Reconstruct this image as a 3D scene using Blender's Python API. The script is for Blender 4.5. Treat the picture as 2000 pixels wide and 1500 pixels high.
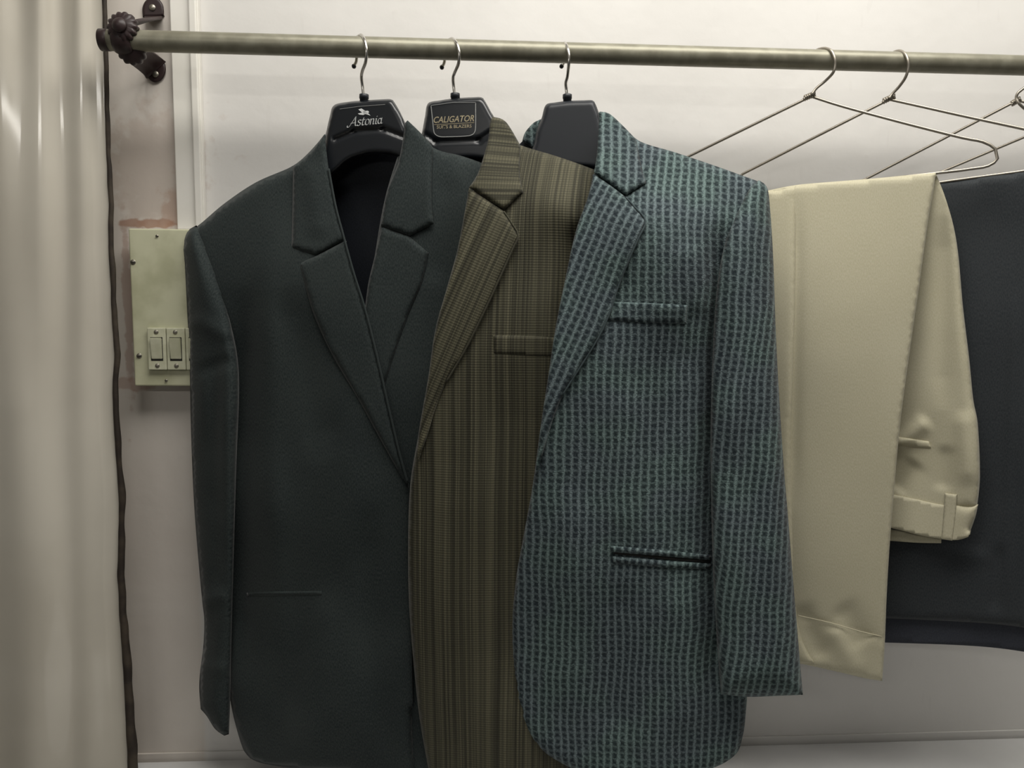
import bpy, bmesh, math, random
import numpy as np
from mathutils import Vector, Matrix, noise
from mathutils.geometry import delaunay_2d_cdt
random.seed(4)
for o in list(bpy.data.objects): bpy.data.objects.remove(o)
S = bpy.context.scene
COL = S.collection

# ------------------------------------------------------------ camera, world, lights, exposure
F = 1500.0
CAM = np.array([0.0, -1.08, 1.45])
YAW, PITCH, ROLL = math.radians(3.6), math.radians(-5.8), math.radians(-0.5)
RM = Matrix.Rotation(-YAW, 3, 'Z') @ Matrix.Rotation(math.radians(90) + PITCH, 3, 'X') @ Matrix.Rotation(-ROLL, 3, 'Z')
cd = bpy.data.cameras.new('camera'); cam = bpy.data.objects.new('camera', cd); COL.objects.link(cam)
cam.matrix_world = Matrix.Translation(Vector(CAM)) @ RM.to_4x4()
cd.sensor_width = 36; cd.lens = 36 * F / 2000; cd.clip_start = .02
S.camera = cam
RIGHT, UP, FWD = (np.array(RM.col[0]), np.array(RM.col[1]), -np.array(RM.col[2]))

w = bpy.data.worlds.new('room_air'); S.world = w; w.use_nodes = True
w.node_tree.nodes['Background'].inputs[0].default_value = (.86, .88, .92, 1)
w.node_tree.nodes['Background'].inputs[1].default_value = .035

def area(name, loc, target, sx, sy, power, col):
    l = bpy.data.lights.new(name, 'AREA'); l.shape = 'RECTANGLE'; l.size = sx; l.size_y = sy; l.energy = power; l.color = col
    o = bpy.data.objects.new(name, l); COL.objects.link(o); o.location = loc
    o.rotation_euler = (Vector(target) - Vector(loc)).to_track_quat('-Z', 'Y').to_euler()
    return o
area('tube_lamp', (.34, -.60, 2.50), (.28, -.22, 1.2), 1.4, .50, 21.5, (1, .965, .90))
area('far_tube_lamp', (-.85, -2.6, 2.28), (-.4, 0, 1.5), 1.2, .08, 5.2, (1, .965, .90))
S.view_settings.view_transform = 'Standard'; S.view_settings.look = 'None'
S.view_settings.gamma = 1; S.view_settings.exposure = 0.0; S.view_settings.use_curve_mapping = False

# ------------------------------------------------------------ placing helpers
def ray(px, py):
    return ((np.asarray(px, float)[..., None] - 1000) / F) * RIGHT + ((750 - np.asarray(py, float)[..., None]) / F) * UP + FWD
WALLN = np.array([0., -1., 0.])
def on_y(px, py, y):
    r = ray(px, py); t = (y - CAM[1]) / r[..., 1]
    return CAM + r * t[..., None]
def on_z(px, py, z):
    r = ray(px, py); t = (z - CAM[2]) / r[..., 2]
    return CAM + r * t[..., None]
RODY = -.10
class Plane:                       # vertical plane through the rail, turned by ang (right side comes forward)
    def __init__(s, px, py, ang):
        s.o = on_y(px, py, RODY); a = math.radians(ang)
        s.u = np.array([math.cos(a), -math.sin(a), 0.]); s.n = np.array([-math.sin(a), -math.cos(a), 0.])
    def at(s, px, py, d=0.):
        r = ray(px, py); d = np.asarray(d, float)
        t = ((s.o @ s.n) + d - CAM @ s.n) / (r @ s.n)
        return CAM + r * t[..., None]
class WallPlane:
    def __init__(s): s.o = np.zeros(3); s.u = np.array([1., 0, 0]); s.n = WALLN
    def at(s, px, py, d=0.):
        r = ray(px, py); t = (-np.asarray(d, float) - CAM[1]) / r[..., 1]
        return CAM + r * t[..., None]
WP = WallPlane()

def rbf(pts):                      # smooth cloth relief through given control depths
    P = np.array(pts, float); X = P[:, :2] / 1000; n = len(X)
    def k(r2): return np.where(r2 > 1e-12, r2 * np.log(np.maximum(r2, 1e-12)), 0)
    K = k(((X[:, None] - X[None]) ** 2).sum(-1)) + np.eye(n) * 1e-3
    A = np.zeros((n + 3, n + 3)); A[:n, :n] = K; A[:n, n] = 1; A[:n, n + 1:] = X; A[n, :n] = 1; A[n + 1:, :n] = X.T
    c = np.linalg.solve(A, np.concatenate([P[:, 2], [0, 0, 0]]))
    def f(x, y):
        Q = np.stack([np.asarray(x, float), np.asarray(y, float)], -1) / 1000
        r2 = ((Q[..., None, :] - X) ** 2).sum(-1)
        return k(r2) @ c[:n] + c[n] + Q @ c[n + 1:]
    return f

def outline(pts, res, closed=True):     # Catmull-Rom between corners (3rd value marks a corner)
    n = len(pts); out = []
    rng = range(n) if closed else range(n - 1)
    for i in rng:
        p1, p2 = pts[i], pts[(i + 1) % n]
        p0 = p1 if (len(p1) > 2 or (not closed and i == 0)) else pts[i - 1]
        p3 = p2 if (len(p2) > 2 or (not closed and i == n - 2)) else pts[(i + 2) % n]
        a, b, c, d = [np.array(q[:2], float) for q in (p0, p1, p2, p3)]
        L = np.linalg.norm(c - b); m = max(1, int(round(L / res)))
        for j in range(m):
            t = j / m
            out.append(.5 * ((2 * b) + (c - a) * t + (2 * a - 5 * b + 4 * c - d) * t * t + (-a + 3 * b - 3 * c + d) * t ** 3))
    if not closed: out.append(np.array(pts[-1][:2], float))
    return np.array(out)
def segdist(P, O, closed=True):
    A = O; B = np.roll(O, -1, 0)
    if not closed: A, B = O[:-1], O[1:]
    out = np.full(len(P), 1e9)
    for a, b in zip(A, B):
        ab = b - a; L = (ab @ ab) + 1e-9
        t = np.clip(((P - a) @ ab) / L, 0, 1)
        out = np.minimum(out, np.hypot(*(P - a - t[:, None] * ab).T))
    return out
def inside(P, O):
    x, y = P.T; c = np.zeros(len(P), bool)
    for a, b in zip(O, np.roll(O, -1, 0)):
        m = (a[1] > y) != (b[1] > y)
        with np.errstate(divide='ignore', invalid='ignore'):
            xi = (b[0] - a[0]) * (y - a[1]) / (b[1] - a[1] + 1e-12) + a[0]
        c ^= m & (x < xi)
    return c
def fbm(x, y, sc, seed=0):
    return np.array([noise.noise(Vector((a / sc, b / sc, seed))) for a, b in zip(x, y)])

def tag(o, label=None, cat=None, group=None, kind=None):
    if label: o['label'] = label
    if cat: o['category'] = cat
    if group: o['group'] = group
    if kind: o['kind'] = kind
    return o
def thing(name, loc, label, cat, group=None):
    o = bpy.data.objects.new(name, None); o.empty_display_size = .05; COL.objects.link(o); o.location = Vector(loc)
    bpy.context.view_layer.update()
    return tag(o, label, cat, group)
def link(name, me, mat, parent=None, smooth=True):
    o = bpy.data.objects.new(name, me); COL.objects.link(o)
    if mat: me.materials.append(mat)
    if smooth: me.polygons.foreach_set('use_smooth', [True] * len(me.polygons))
    if parent:
        o.parent = parent
        m = Matrix.Identity(4); p = parent
        while p: m = Matrix.Translation(p.location) @ m; p = p.parent
        me.transform(m.inverted())
    return o

def panel(name, pl, pts, dfun, parent, mat, res=9, thick=.0028, R=0, amt=0, back=None, rot=0, wr=.0, wsc=120, creases=(), rmask=None, extra=0, seed=0, uvo=(0, 0)):
    """cloth or shell piece with a given outline, lying at depth dfun over its hanging plane"""
    O = outline(pts, res)
    x0, y0 = O.min(0); x1, y1 = O.max(0)
    gx, gy = np.meshgrid(np.arange(x0, x1, res), np.arange(y0, y1, res)); G = np.stack([gx.ravel(), gy.ravel()], -1)
    G[:, 0] += (np.round((G[:, 1] - y0) / res) % 2) * res * .5
    G = G[inside(G, O)]
    if len(G): G = G[segdist(G, O) > res * .45]
    nO = len(O); V = np.concatenate([O, G]) if len(G) else O
    r = delaunay_2d_cdt([Vector(v) for v in V], [(i, (i + 1) % nO) for i in range(nO)], [], 1, 1e-4)
    V = np.array([tuple(v) for v in r[0]]); FA = [tuple(f) for f in r[2]]
    x, y = V.T
    D = segdist(V, O)
    if callable(dfun): d0 = dfun(x, y)
    else: d0 = np.full(len(x), float(dfun))
    d0 = d0 + extra
    prof = np.ones(len(x))
    if R:
        q = 1 - np.clip(D / R, 0, 1); prof = np.sqrt(np.maximum(0, 1 - q * q))
    wgt = np.ones(len(x)) if rmask is None else np.asarray(rmask(x, y), float)
    d = d0 + (amt * prof if back is not None else -amt * (1 - prof) * wgt)
    if wr: d = d + wr * fbm(x, y * .55, wsc, seed) * (np.clip(D / 25, 0, 1) if back is not None else 1)
    for (ax, ay, bx_, by_, wd, am) in creases:
        a = np.array([ax, ay], float); b = np.array([bx_, by_], float); ab = b - a
        t = np.clip(((V - a) @ ab) / (ab @ ab), 0, 1)
        dd = np.hypot(*(V - a - t[:, None] * ab).T)
        d = d + am * np.exp(-(dd / wd) ** 2) * np.clip(t * 6, 0, 1) * np.clip((1 - t) * 6, 0, 1) if wd > 6 else d + am * np.exp(-(dd / wd) ** 2)
    W = pl.at(x, y, d); U = W
    faces = []
    for f in FA:
        nrm = np.cross(W[f[1]] - W[f[0]], W[f[2]] - W[f[0]])
        faces.append(f if nrm @ (CAM - W[f[0]]) > 0 else f[::-1])
    if back is not None:
        idx = {}; extraV = []
        edge = D < 1e-3
        db = d0 - back * prof
        WB = pl.at(x, y, db)
        for i in range(len(x)):
            if edge[i]: idx[i] = i
            else: idx[i] = len(W) + len(extraV); extraV.append(WB[i])
        faces = faces + [tuple(idx[i] for i in f[::-1]) for f in faces]
        if extraV: W = np.concatenate([W, np.array(extraV)])
    me = bpy.data.meshes.new(name); me.from_pydata([tuple(v) for v in W], [], faces); me.update()
    uv = me.uv_layers.new(name='cloth')
    uu = W @ pl.u + uvo[0]; vv = W[:, 2] + uvo[1]; c, s_ = math.cos(math.radians(rot)), math.sin(math.radians(rot))
    A = c * uu - s_ * vv; B = s_ * uu + c * vv
    li = np.zeros(len(me.loops), int); me.loops.foreach_get('vertex_index', li)
    uv.data.foreach_set('uv', np.stack([A[li], B[li]], -1).ravel())
    o = link(name, me, mat, parent)
    if back is None and thick:
        m = o.modifiers.new('cloth_thickness', 'SOLIDIFY'); m.thickness = thick; m.offset = -1
    return o

def tube(name, P, r, mat, parent=None, seg=12, radii=None):
    P = [Vector(p) for p in P]; bm = bmesh.new(); rings = []
    prev = None
    for i, p in enumerate(P):
        t = (P[min(i + 1, len(P) - 1)] - P[max(i - 1, 0)]).normalized()
        if prev is None:
            a = Vector((0, 0, 1)) if abs(t.z) < .9 else Vector((1, 0, 0)); s = t.cross(a).normalized()
        else:
            s = (prev - t * prev.dot(t)).normalized()
        prev = s; q = t.cross(s)
        rr = radii[i] if radii is not None else r
        rings.append([bm.verts.new(p + (s * math.cos(k * 2 * math.pi / seg) + q * math.sin(k * 2 * math.pi / seg)) * rr) for k in range(seg)])
    for a, b in zip(rings, rings[1:]):
        for k in range(seg): bm.faces.new((a[k], a[(k + 1) % seg], b[(k + 1) % seg], b[k]))
    bm.faces.new(rings[0][::-1]); bm.faces.new(rings[-1])
    bmesh.ops.recalc_face_normals(bm, faces=bm.faces)
    me = bpy.data.meshes.new(name); bm.to_mesh(me); bm.free()
    return link(name, me, mat, parent)
def smoothpath(P, n=8):
    P = [Vector(p) for p in P]; out = []
    for i in range(len(P) - 1):
        a = P[max(i - 1, 0)]; b = P[i]; c = P[i + 1]; d = P[min(i + 2, len(P) - 1)]
        for j in range(n):
            t = j / n
            out.append(.5 * ((2 * b) + (c - a) * t + (2 * a - 5 * b + 4 * c - d) * t * t + (-a + 3 * b - 3 * c + d) * t ** 3))
    out.append(P[-1]); return out
def box(name, x0, x1, y0, y1, z0, z1, mat, parent=None, bev=.002):
    bm = bmesh.new(); bmesh.ops.create_cube(bm, size=1)
    for v in bm.verts: v.co = Vector(((x0 + x1) / 2 + v.co.x * (x1 - x0), (y0 + y1) / 2 + v.co.y * (y1 - y0), (z0 + z1) / 2 + v.co.z * (z1 - z0)))
    if bev: bmesh.ops.bevel(bm, geom=bm.edges[:], offset=bev, segments=3, profile=.5, affect='EDGES')
    me = bpy.data.meshes.new(name); bm.to_mesh(me); bm.free()
    return link(name, me, mat, parent, smooth=False)
def disc(name, c, n, r, h, mat, parent=None, seg=20, scal=0, lobes=14, dome=.0):
    """short turned piece: centre c on its back face, axis n"""
    n = Vector(n).normalized(); a = Vector((0, 0, 1)) if abs(n.z) < .9 else Vector((1, 0, 0)); u = n.cross(a).normalized(); v = n.cross(u)
    if scal: seg = lobes * 8
    bm = bmesh.new(); c = Vector(c); rings = []
    prof = [(0, 1.0), (h * .55, 1.0), (h * .85, .93), (h, .8), (h + dome * .7, .45)]
    for z, k in prof:
        ring = []
        for i in range(seg):
            t = 2 * math.pi * i / seg
            rr = r * k * (1 + (scal * (abs(math.cos(lobes * t / 2)) - .5) if k > .9 else 0))
            ring.append(bm.verts.new(c + n * z + (u * math.cos(t) + v * math.sin(t)) * rr))
        rings.append(ring)
    for p, q in zip(rings, rings[1:]):
        for i in range(seg): bm.faces.new((p[i], p[(i + 1) % seg], q[(i + 1) % seg], q[i]))
    top = bm.verts.new(c + n * (h + dome))
    for i in range(seg): bm.faces.new((rings[-1][i], rings[-1][(i + 1) % seg], top))
    bm.faces.new(rings[0][::-1]); bmesh.ops.recalc_face_normals(bm, faces=bm.faces)
    me = bpy.data.meshes.new(name); bm.to_mesh(me); bm.free()
    return link(name, me, mat, parent)

# ------------------------------------------------------------ materials
def mat(name, col, rough=.6, metal=0, spec=.5, sheen=0, coat=0):
    m = bpy.data.materials.new(name); m.use_nodes = True
    b = m.node_tree.nodes['Principled BSDF']; b.inputs['Base Color'].default_value = (*col, 1)
    b.inputs['Roughness'].default_value = rough; b.inputs['Metallic'].default_value = metal
    b.inputs['Specular IOR Level'].default_value = spec
    if sheen: b.inputs['Sheen Weight'].default_value = sheen; b.inputs['Sheen Roughness'].default_value = .4
    if coat: b.inputs['Coat Weight'].default_value = coat; b.inputs['Coat Roughness'].default_value = .11
    return m
class NT:
    def __init__(s, m): s.m = m; s.t = m.node_tree; s.b = s.t.nodes['Principled BSDF']
    def n(s, ty, **k):
        q = s.t.nodes.new(ty)
        for a, v in k.items():
            if a.startswith('i_'): q.inputs[a[2:].replace('_', ' ')].default_value = v
            else: setattr(q, a, v)
        return q
    def l(s, a, b): s.t.links.new(a, b)
    def math(s, op, a, b=None, c=None, clamp=False):
        q = s.n('ShaderNodeMath', operation=op, use_clamp=clamp)
        for i, v in enumerate((a, b, c)):
            if v is None: continue
            if isinstance(v, (int, float)): q.inputs[i].default_value = v
            else: s.l(v, q.inputs[i])
        return q.outputs[0]
    def mix(s, f, a, b):
        q = s.n('ShaderNodeMix', data_type='RGBA')
        for i, v in ((0, f), (6, a), (7, b)):
            if isinstance(v, (int, float)): q.inputs[i].default_value = v
            elif isinstance(v, tuple): q.inputs[i].default_value = (*v, 1)
            else: s.l(v, q.inputs[i])
        return q.outputs[2]
    def uv(s):
        q = s.n('ShaderNodeUVMap', uv_map='cloth'); x = s.n('ShaderNodeSeparateXYZ'); s.l(q.outputs[0], x.inputs[0])
        return q.outputs[0], x.outputs[0], x.outputs[1]
    def noise(s, vec, scale, detail=2, sx=1, sy=1, sz=1, rough=.5):
        mp = s.n('ShaderNodeMapping'); mp.inputs['Scale'].default_value = (sx, sy, sz); s.l(vec, mp.inputs[0])
        q = s.n('ShaderNodeTexNoise'); q.inputs['Scale'].default_value = scale; q.inputs['Detail'].default_value = detail; q.inputs['Roughness'].default_value = rough
        s.l(mp.outputs[0], q.inputs['Vector']); return q.outputs[0]
    def ramp(s, f, lo, hi):
        q = s.n('ShaderNodeMapRange'); q.inputs[1].default_value = lo; q.inputs[2].default_value = hi; q.interpolation_type = 'SMOOTHSTEP'
        s.l(f, q.inputs[0]); return q.outputs[0]
    def bump(s, h, strength=.3, dist=.001):
        q = s.n('ShaderNodeBump'); q.inputs['Strength'].default_value = strength; q.inputs['Distance'].default_value = dist
        s.l(h, q.inputs['Height']); s.l(q.outputs[0], s.b.inputs['Normal'])
    def col(s, c): s.l(c, s.b.inputs['Base Color'])

def plain_cloth(name, a, b, rough=.8, sc=900, sheen=.15, spec=.2):
    m = mat(name, a, rough, spec=spec, sheen=sheen); t = NT(m); uv, u, v = t.uv()
    n1 = t.noise(uv, sc, 2, 1, .35); n2 = t.noise(uv, 9, 3)
    f = t.math('ADD', t.math('MULTIPLY', n1, .7), t.math('MULTIPLY', n2, .3))
    t.col(t.mix(t.ramp(f, .35, .65), a, b)); t.bump(n1, .25, .0006)
    return m
M_char = plain_cloth('charcoal_wool', (.018, .024, .025), (.038, .047, .046), sheen=.10, spec=.15, rough=.85)
M_lining = plain_cloth('black_lining', (.007, .009, .012), (.011, .013, .018), .55, sheen=.0)
M_cream = plain_cloth('cream_cotton', (.45, .42, .30), (.50, .47, .35), .7, sheen=.1)
M_dark = plain_cloth('slate_suiting', (.022, .026, .030), (.037, .042, .046), .75, sheen=.12)
M_darkb = plain_cloth('slate_suiting_lit', (.030, .034, .045), (.042, .046, .058), .75, sheen=.05)  # slate lightened for the longer leg: light on its hem band put into the colour

def olive():
    m = mat('olive_striped_wool', (.1, .09, .06), .78, spec=.2, sheen=.1); t = NT(m); uv, u, v = t.uv()
    s1 = t.noise(uv, 1, 2, 330, 1.2, 1, .7); s2 = t.noise(uv, 1, 2, 62, .8, 1, .5)
    h = t.math('SINE', t.math('MULTIPLY', v, 2 * math.pi / .0030))
    h = t.math('MULTIPLY', t.math('ADD', h, 1), .5)
    g = t.noise(uv, 1000, 1)
    f = t.math('ADD', t.math('MULTIPLY', t.ramp(s1, .38, .72), .62), t.math('MULTIPLY', t.ramp(s2, .45, .72), .30))
    f = t.math('MULTIPLY', f, t.math('ADD', t.math('MULTIPLY', h, .45), .62))
    f = t.math('ADD', f, t.math('MULTIPLY', t.math('SUBTRACT', g, .5), .3))
    c = t.mix(f, (.027, .026, .017), (.160, .150, .098)); t.col(c)
    t.bump(t.math('ADD', h, s1), .3, .0006)
    return m
M_olive = olive()
def check():
    m = mat('blue_check_tweed', (.1, .13, .14), .88, spec=.12, sheen=.08); t = NT(m); uv, u, v = t.uv()
    PU, PV = .0086, .0078
    wob = t.math('MULTIPLY', t.math('SUBTRACT', t.noise(uv, 260, 2), .5), .0050)
    wob2 = t.math('MULTIPLY', t.math('SUBTRACT', t.noise(uv, 230, 2, 1, 1.3), .5), .0058)
    big = t.math('MULTIPLY', t.noise(uv, 9, 2), .016)
    uu = t.math('DIVIDE', t.math('ADD', t.math('ADD', u, wob), t.math('MULTIPLY', big, .8)), PU)
    vv = t.math('DIVIDE', t.math('ADD', v, wob2), PV)
    # slanting teeth: the cross line drops inside each cell
    su = t.math('PINGPONG', uu, .5); 
    fu = t.math('FRACT', uu)
    vv2 = t.math('ADD', vv, t.math('MULTIPLY', fu, .22))
    sv = t.math('PINGPONG', vv2, .5)
    lv = t.ramp(su, .36, -.04)      # vertical light line
    lh = t.ramp(sv, .36, -.05)
    g = t.noise(uv, 700, 2)
    f = t.math('MAXIMUM', t.math('MULTIPLY', lv, .95), t.math('MULTIPLY', lh, .48))
    f = t.math('MULTIPLY', f, t.math('ADD', t.math('MULTIPLY', g, 1.7), .12), clamp=True)
    f = t.math('ADD', f, t.math('MULTIPLY', t.math('SUBTRACT', t.noise(uv, 480, 3), .42), .55), clamp=True)
    tint = t.ramp(t.noise(uv, 14, 2), .4, .65)
    lo = t.mix(tint, (.016, .023, .029), (.017, .027, .029)); hi = t.mix(tint, (.148, .188, .200), (.16, .222, .215))
    t.col(t.mix(f, lo, hi)); t.bump(t.math('ADD', f, t.math('MULTIPLY', g, .5)), .5, .0010)
    return m
M_check = check()
M_plastic = mat('black_plastic', (.012, .014, .017), .28, spec=.5)
M_plastic_matt = mat('satin_black_plastic', (.016, .019, .024), .45, spec=.45)
M_chrome = mat('bright_hook_wire', (.62, .60, .56), .22, 1)
M_wire = mat('grey_steel_wire', (.36, .33, .28), .4, .9)
M_iron = mat('maroon_painted_iron', (.030, .018, .018), .42, spec=.4)
M_screw = mat('dull_screw_metal', (.34, .32, .27), .4, .9)
M_white = mat('white_print', (.72, .74, .74), .5)
M_gold = mat('dull_gold_print', (.42, .36, .24), .4, .3)
M_line = mat('silver_print_line', (.40, .41, .40), .4, .2)

def rod_mat():
    m = mat('brushed_steel_pipe', (.36, .35, .28), .4, .35); t = NT(m)
    g = t.n('ShaderNodeTexCoord').outputs['Object']; n1 = t.noise(g, 60, 4); n2 = t.noise(g, 2, 2, 1, 1, 1); n3 = t.noise(g, 300, 2, .2, 1, 1)
    t.col(t.mix(t.ramp(n1, .35, .7), (.21, .20, .15), (.27, .26, .20)))
    r = t.math('ADD', t.math('MULTIPLY', n1, .2), .32); t.l(r, t.b.inputs['Roughness']); t.bump(n3, .12, .0004)
    return m
M_rod = rod_mat()
def wall_mat():
    m = mat('old_painted_plaster', (.6, .58, .55), .62, spec=.3); t = NT(m)
    g = t.n('ShaderNodeNewGeometry').outputs['Position']; x = t.n('ShaderNodeSeparateXYZ'); t.l(g, x.inputs[0]); X, Y, Z = x.outputs
    xt = float(on_y(360, 220, 0)[0])
    n1 = t.noise(g, 5, 4); n2 = t.noise(g, 40, 4); n3 = t.noise(g, 22, 4, .25, 1, 1.0)
    base = t.mix(t.ramp(n1, .3, .7), (.68, .665, .64), (.73, .715, .69))
    pink = t.mix(t.ramp(n1, .35, .7), (.62, .57, .52), (.68, .64, .59))
    left = t.ramp(X, xt + .005, xt - .005)
    c = t.mix(left, base, pink)
    c = t.mix(t.math('MULTIPLY', t.ramp(n2, .62, .78), .10), c, (.42, .38, .34))
    # scraped plaster and brick dust where the switch box was let in
    def blob(px, py, rx, rz):
        p = on_y(px, py, 0)
        a = t.math('POWER', t.math('DIVIDE', t.math('SUBTRACT', X, float(p[0])), rx), 2); b = t.math('POWER', t.math('DIVIDE', t.math('SUBTRACT', Z, float(p[2])), rz), 2)
        return t.math('SUBTRACT', 1, t.math('SQRT', t.math('ADD', a, b)), clamp=True)
    nb = t.math('MULTIPLY', t.math('SUBTRACT', t.noise(g, 55, 4), .5), 1.5)
    for (px, py, rx, rz, colr, k) in ((300, 436, .06, .008, (.34, .17, .10), .8), (348, 410, .028, .045, (.44, .26, .18), .55), (250, 600, .009, .16, (.36, .22, .17), .5), (262, 750, .05, .012, (.36, .2, .15), .45), (300, 330, .09, .10, (.46, .36, .30), .35)):
        f = t.ramp(t.math('ADD', blob(px, py, rx, rz), nb), .12, .45)
        f = t.math('MULTIPLY', f, t.ramp(blob(px, py, rx * 1.6, rz * 1.6), .0, .25))
        c = t.mix(t.math('MULTIPLY', f, k), c, colr)
    # hair scratches in the paint
    sc = t.ramp(t.noise(g, 30, 1, 3, 1, .6), .70, .74)
    c = t.mix(t.math('MULTIPLY', sc, .05), c, (.40, .37, .34))
    t.col(c); t.bump(t.math('ADD', n2, t.math('MULTIPLY', n1, 2)), .25, .002)
    return m
M_wall = wall_mat()
M_ceil = mat('ceiling_paint', (.7, .7, .68), .8)
M_floor = mat('grey_floor', (.30, .28, .25), .6)
def mottled(name, a, b, rough, sc=8, spec=.4, coat=0):
    m = mat(name, a, rough, spec=spec, coat=coat); t = NT(m); g = t.n('ShaderNodeNewGeometry').outputs['Position']
    t.col(t.mix(t.ramp(t.noise(g, sc, 4), .35, .68), a, b)); return m
M_board = mottled('aged_cream_board', (.42, .42, .28), (.56, .56, .40), .4, 22)
M_switch = mottled('yellowed_switch_plastic', (.50, .50, .36), (.60, .60, .46), .3, 60)
M_trunk = mottled('white_trunking_plastic', (.76, .74, .68), (.82, .80, .75), .38, 12)
M_curtain = mottled('glossy_cream_satin', (.52, .485, .415), (.60, .565, .49), .40, 4, .3, 1.0)
M_edge = mottled('dark_brown_binding', (.020, .014, .010), (.05, .038, .026), .7, 40)
M_table = mottled('white_table_laminate', (.60, .60, .60), (.68, .68, .67), .45, 6)
M_skirt = mottled('grey_skirting_paint', (.50, .48, .43), (.56, .54, .49), .6, 10)
M_hole = mat('dark_gap', (.008, .008, .007), .8)

# ------------------------------------------------------------ room
def struct(o): o['kind'] = 'structure'; return o
struct(box('wall_back', -2.2, 2.6, 0, .12, 0, 2.75, M_wall, bev=0))
struct(box('floor', -2.2, 2.6, -3.4, 0, -.1, 0, M_floor, bev=0))
struct(box('ceiling', -2.2, 2.6, -3.4, .12, 2.75, 2.85, M_ceil, bev=0))
struct(box('wall_left', -2.3, -2.2, -3.4, .12, 0, 2.75, M_ceil, bev=0))
struct(box('wall_right', 2.6, 2.7, -3.4, .12, 0, 2.75, M_ceil, bev=0))
pt = on_y(360, 1488, 0); TZ = float(pt[2]) + .006; TX = float(on_y(268, 1488, 0)[0]); print('table z', TZ)
struct(box('trim_1', -2.2, 2.6, -.003, 0, TZ - .02, float(on_y(1700, 1432, 0)[2]), M_wall, bev=.0008))

# table under the clothes
tb = thing('table', (.35, -.26, 0), 'white topped table against the wall below the hanging clothes', 'table')
box('tabletop', TX, 1.5, -.52, -.0065, TZ - .035, TZ, M_table, tb, .003)
for sx in (TX + .05, 1.44):
    for sy in (-.47, -.06): box('leg', sx - .025, sx + .025, sy - .025, sy + .025, 0, TZ - .035, M_table, tb, .003)

# cable trunking over the switch board
tr = thing('cable_trunking', on_y(358, 440, -.002), 'white plastic cable trunking running up the wall from the switch board', 'cable trunking')
xa = float(on_y(334, 100, -.01)[0]); xb = float(on_y(389, 100, -.01)[0]); zb = float(on_y(360, 448, -.012)[2])
box('channel', xa, xb, -.010, -.0002, zb, 2.74, M_trunk, tr, .0015)
box('lid_rib', xb - .011, xb - .001, -.015, -.0095, zb, 2.74, M_trunk, tr, .002)

# switch board
A = on_y(247, 446, -.03); Bp = on_y(266, 754, -.03); xr = A[0] + .235
x0 = float((A[0] + Bp[0]) / 2); z1 = float(A[2]); z0 = float(Bp[2])
sb = thing('switch_board', ((x0 + xr) / 2, 0, z0), 'aged cream electric switch board with white rocker switches behind the charcoal jacket', 'switch board')
box('back_box', x0 + .004, xr - .004, -.024, -.0003, z0 + .003, z1 - .004, M_trunk, sb, .002)
box('cover_plate', x0, xr, -.030, -.0235, z0, z1, M_board, sb, .002)
def wscrew(px, py, parent, r=.0032, dep=.030):
    p = on_y(px, py, -dep); o = disc('screw', (p[0], p[1] + .0005, p[2]), (0, -1, 0), r, .0012, M_screw, parent, 16, dome=.0006)
    s = box('slot', p[0] - r * .8, p[0] + r * .8, p[1] - .0022, p[1] - .0012, p[2] - .0004, p[2] + .0004, M_hole, o, 0)
    return o
for q in ((260, 512), (272, 695), (307, 461), (325, 743)): wscrew(*q, sb, .0036 if q[0] < 290 else .002)
sa = on_y(286, 640, -.032); sbm = on_y(296, 722, -.032); sw = .0238
for i in range(6):
    X0 = float(sa[0]) + i * (sw + .0008) + .002; Z1 = float(sa[2]); Z0 = float(sbm[2])
    if X0 + sw > xr - .008: break
    s = box('switch', X0, X0 + sw, -.036, -.0295, Z0, Z1, M_switch, sb, .0012)
    h = Z1 - Z0
    box('rocker_gap', X0 + sw / 2 - .0078, X0 + sw / 2 + .0078, -.0363, -.0355, Z0 + h * .22, Z1 - h * .22, M_hole, s, 0)
    # rocker tipped in at its foot
    bm = bmesh.new(); bmesh.ops.create_cube(bm, size=1)
    for v in bm.verts:
        top = v.co.z > 0
        v.co = Vector((X0 + sw / 2 + v.co.x * .0140, (-.0415 if top else -.0375) if v.co.y < 0 else -.0355, (Z1 - h * .235) if top else (Z0 + h * .26)))
    bmesh.ops.bevel(bm, geom=bm.edges[:], offset=.0008, segments=2, affect='EDGES')
    me = bpy.data.meshes.new('rocker'); bm.to_mesh(me); bm.free(); link('rocker', me, M_switch, s, False)
    for zz in (Z0 + h * .1, Z1 - h * .1): disc('switch_screw', (X0 + sw / 2, -.0358, zz), (0, -1, 0), .003, .001, M_screw, s, 14, dome=.0005)

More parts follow.
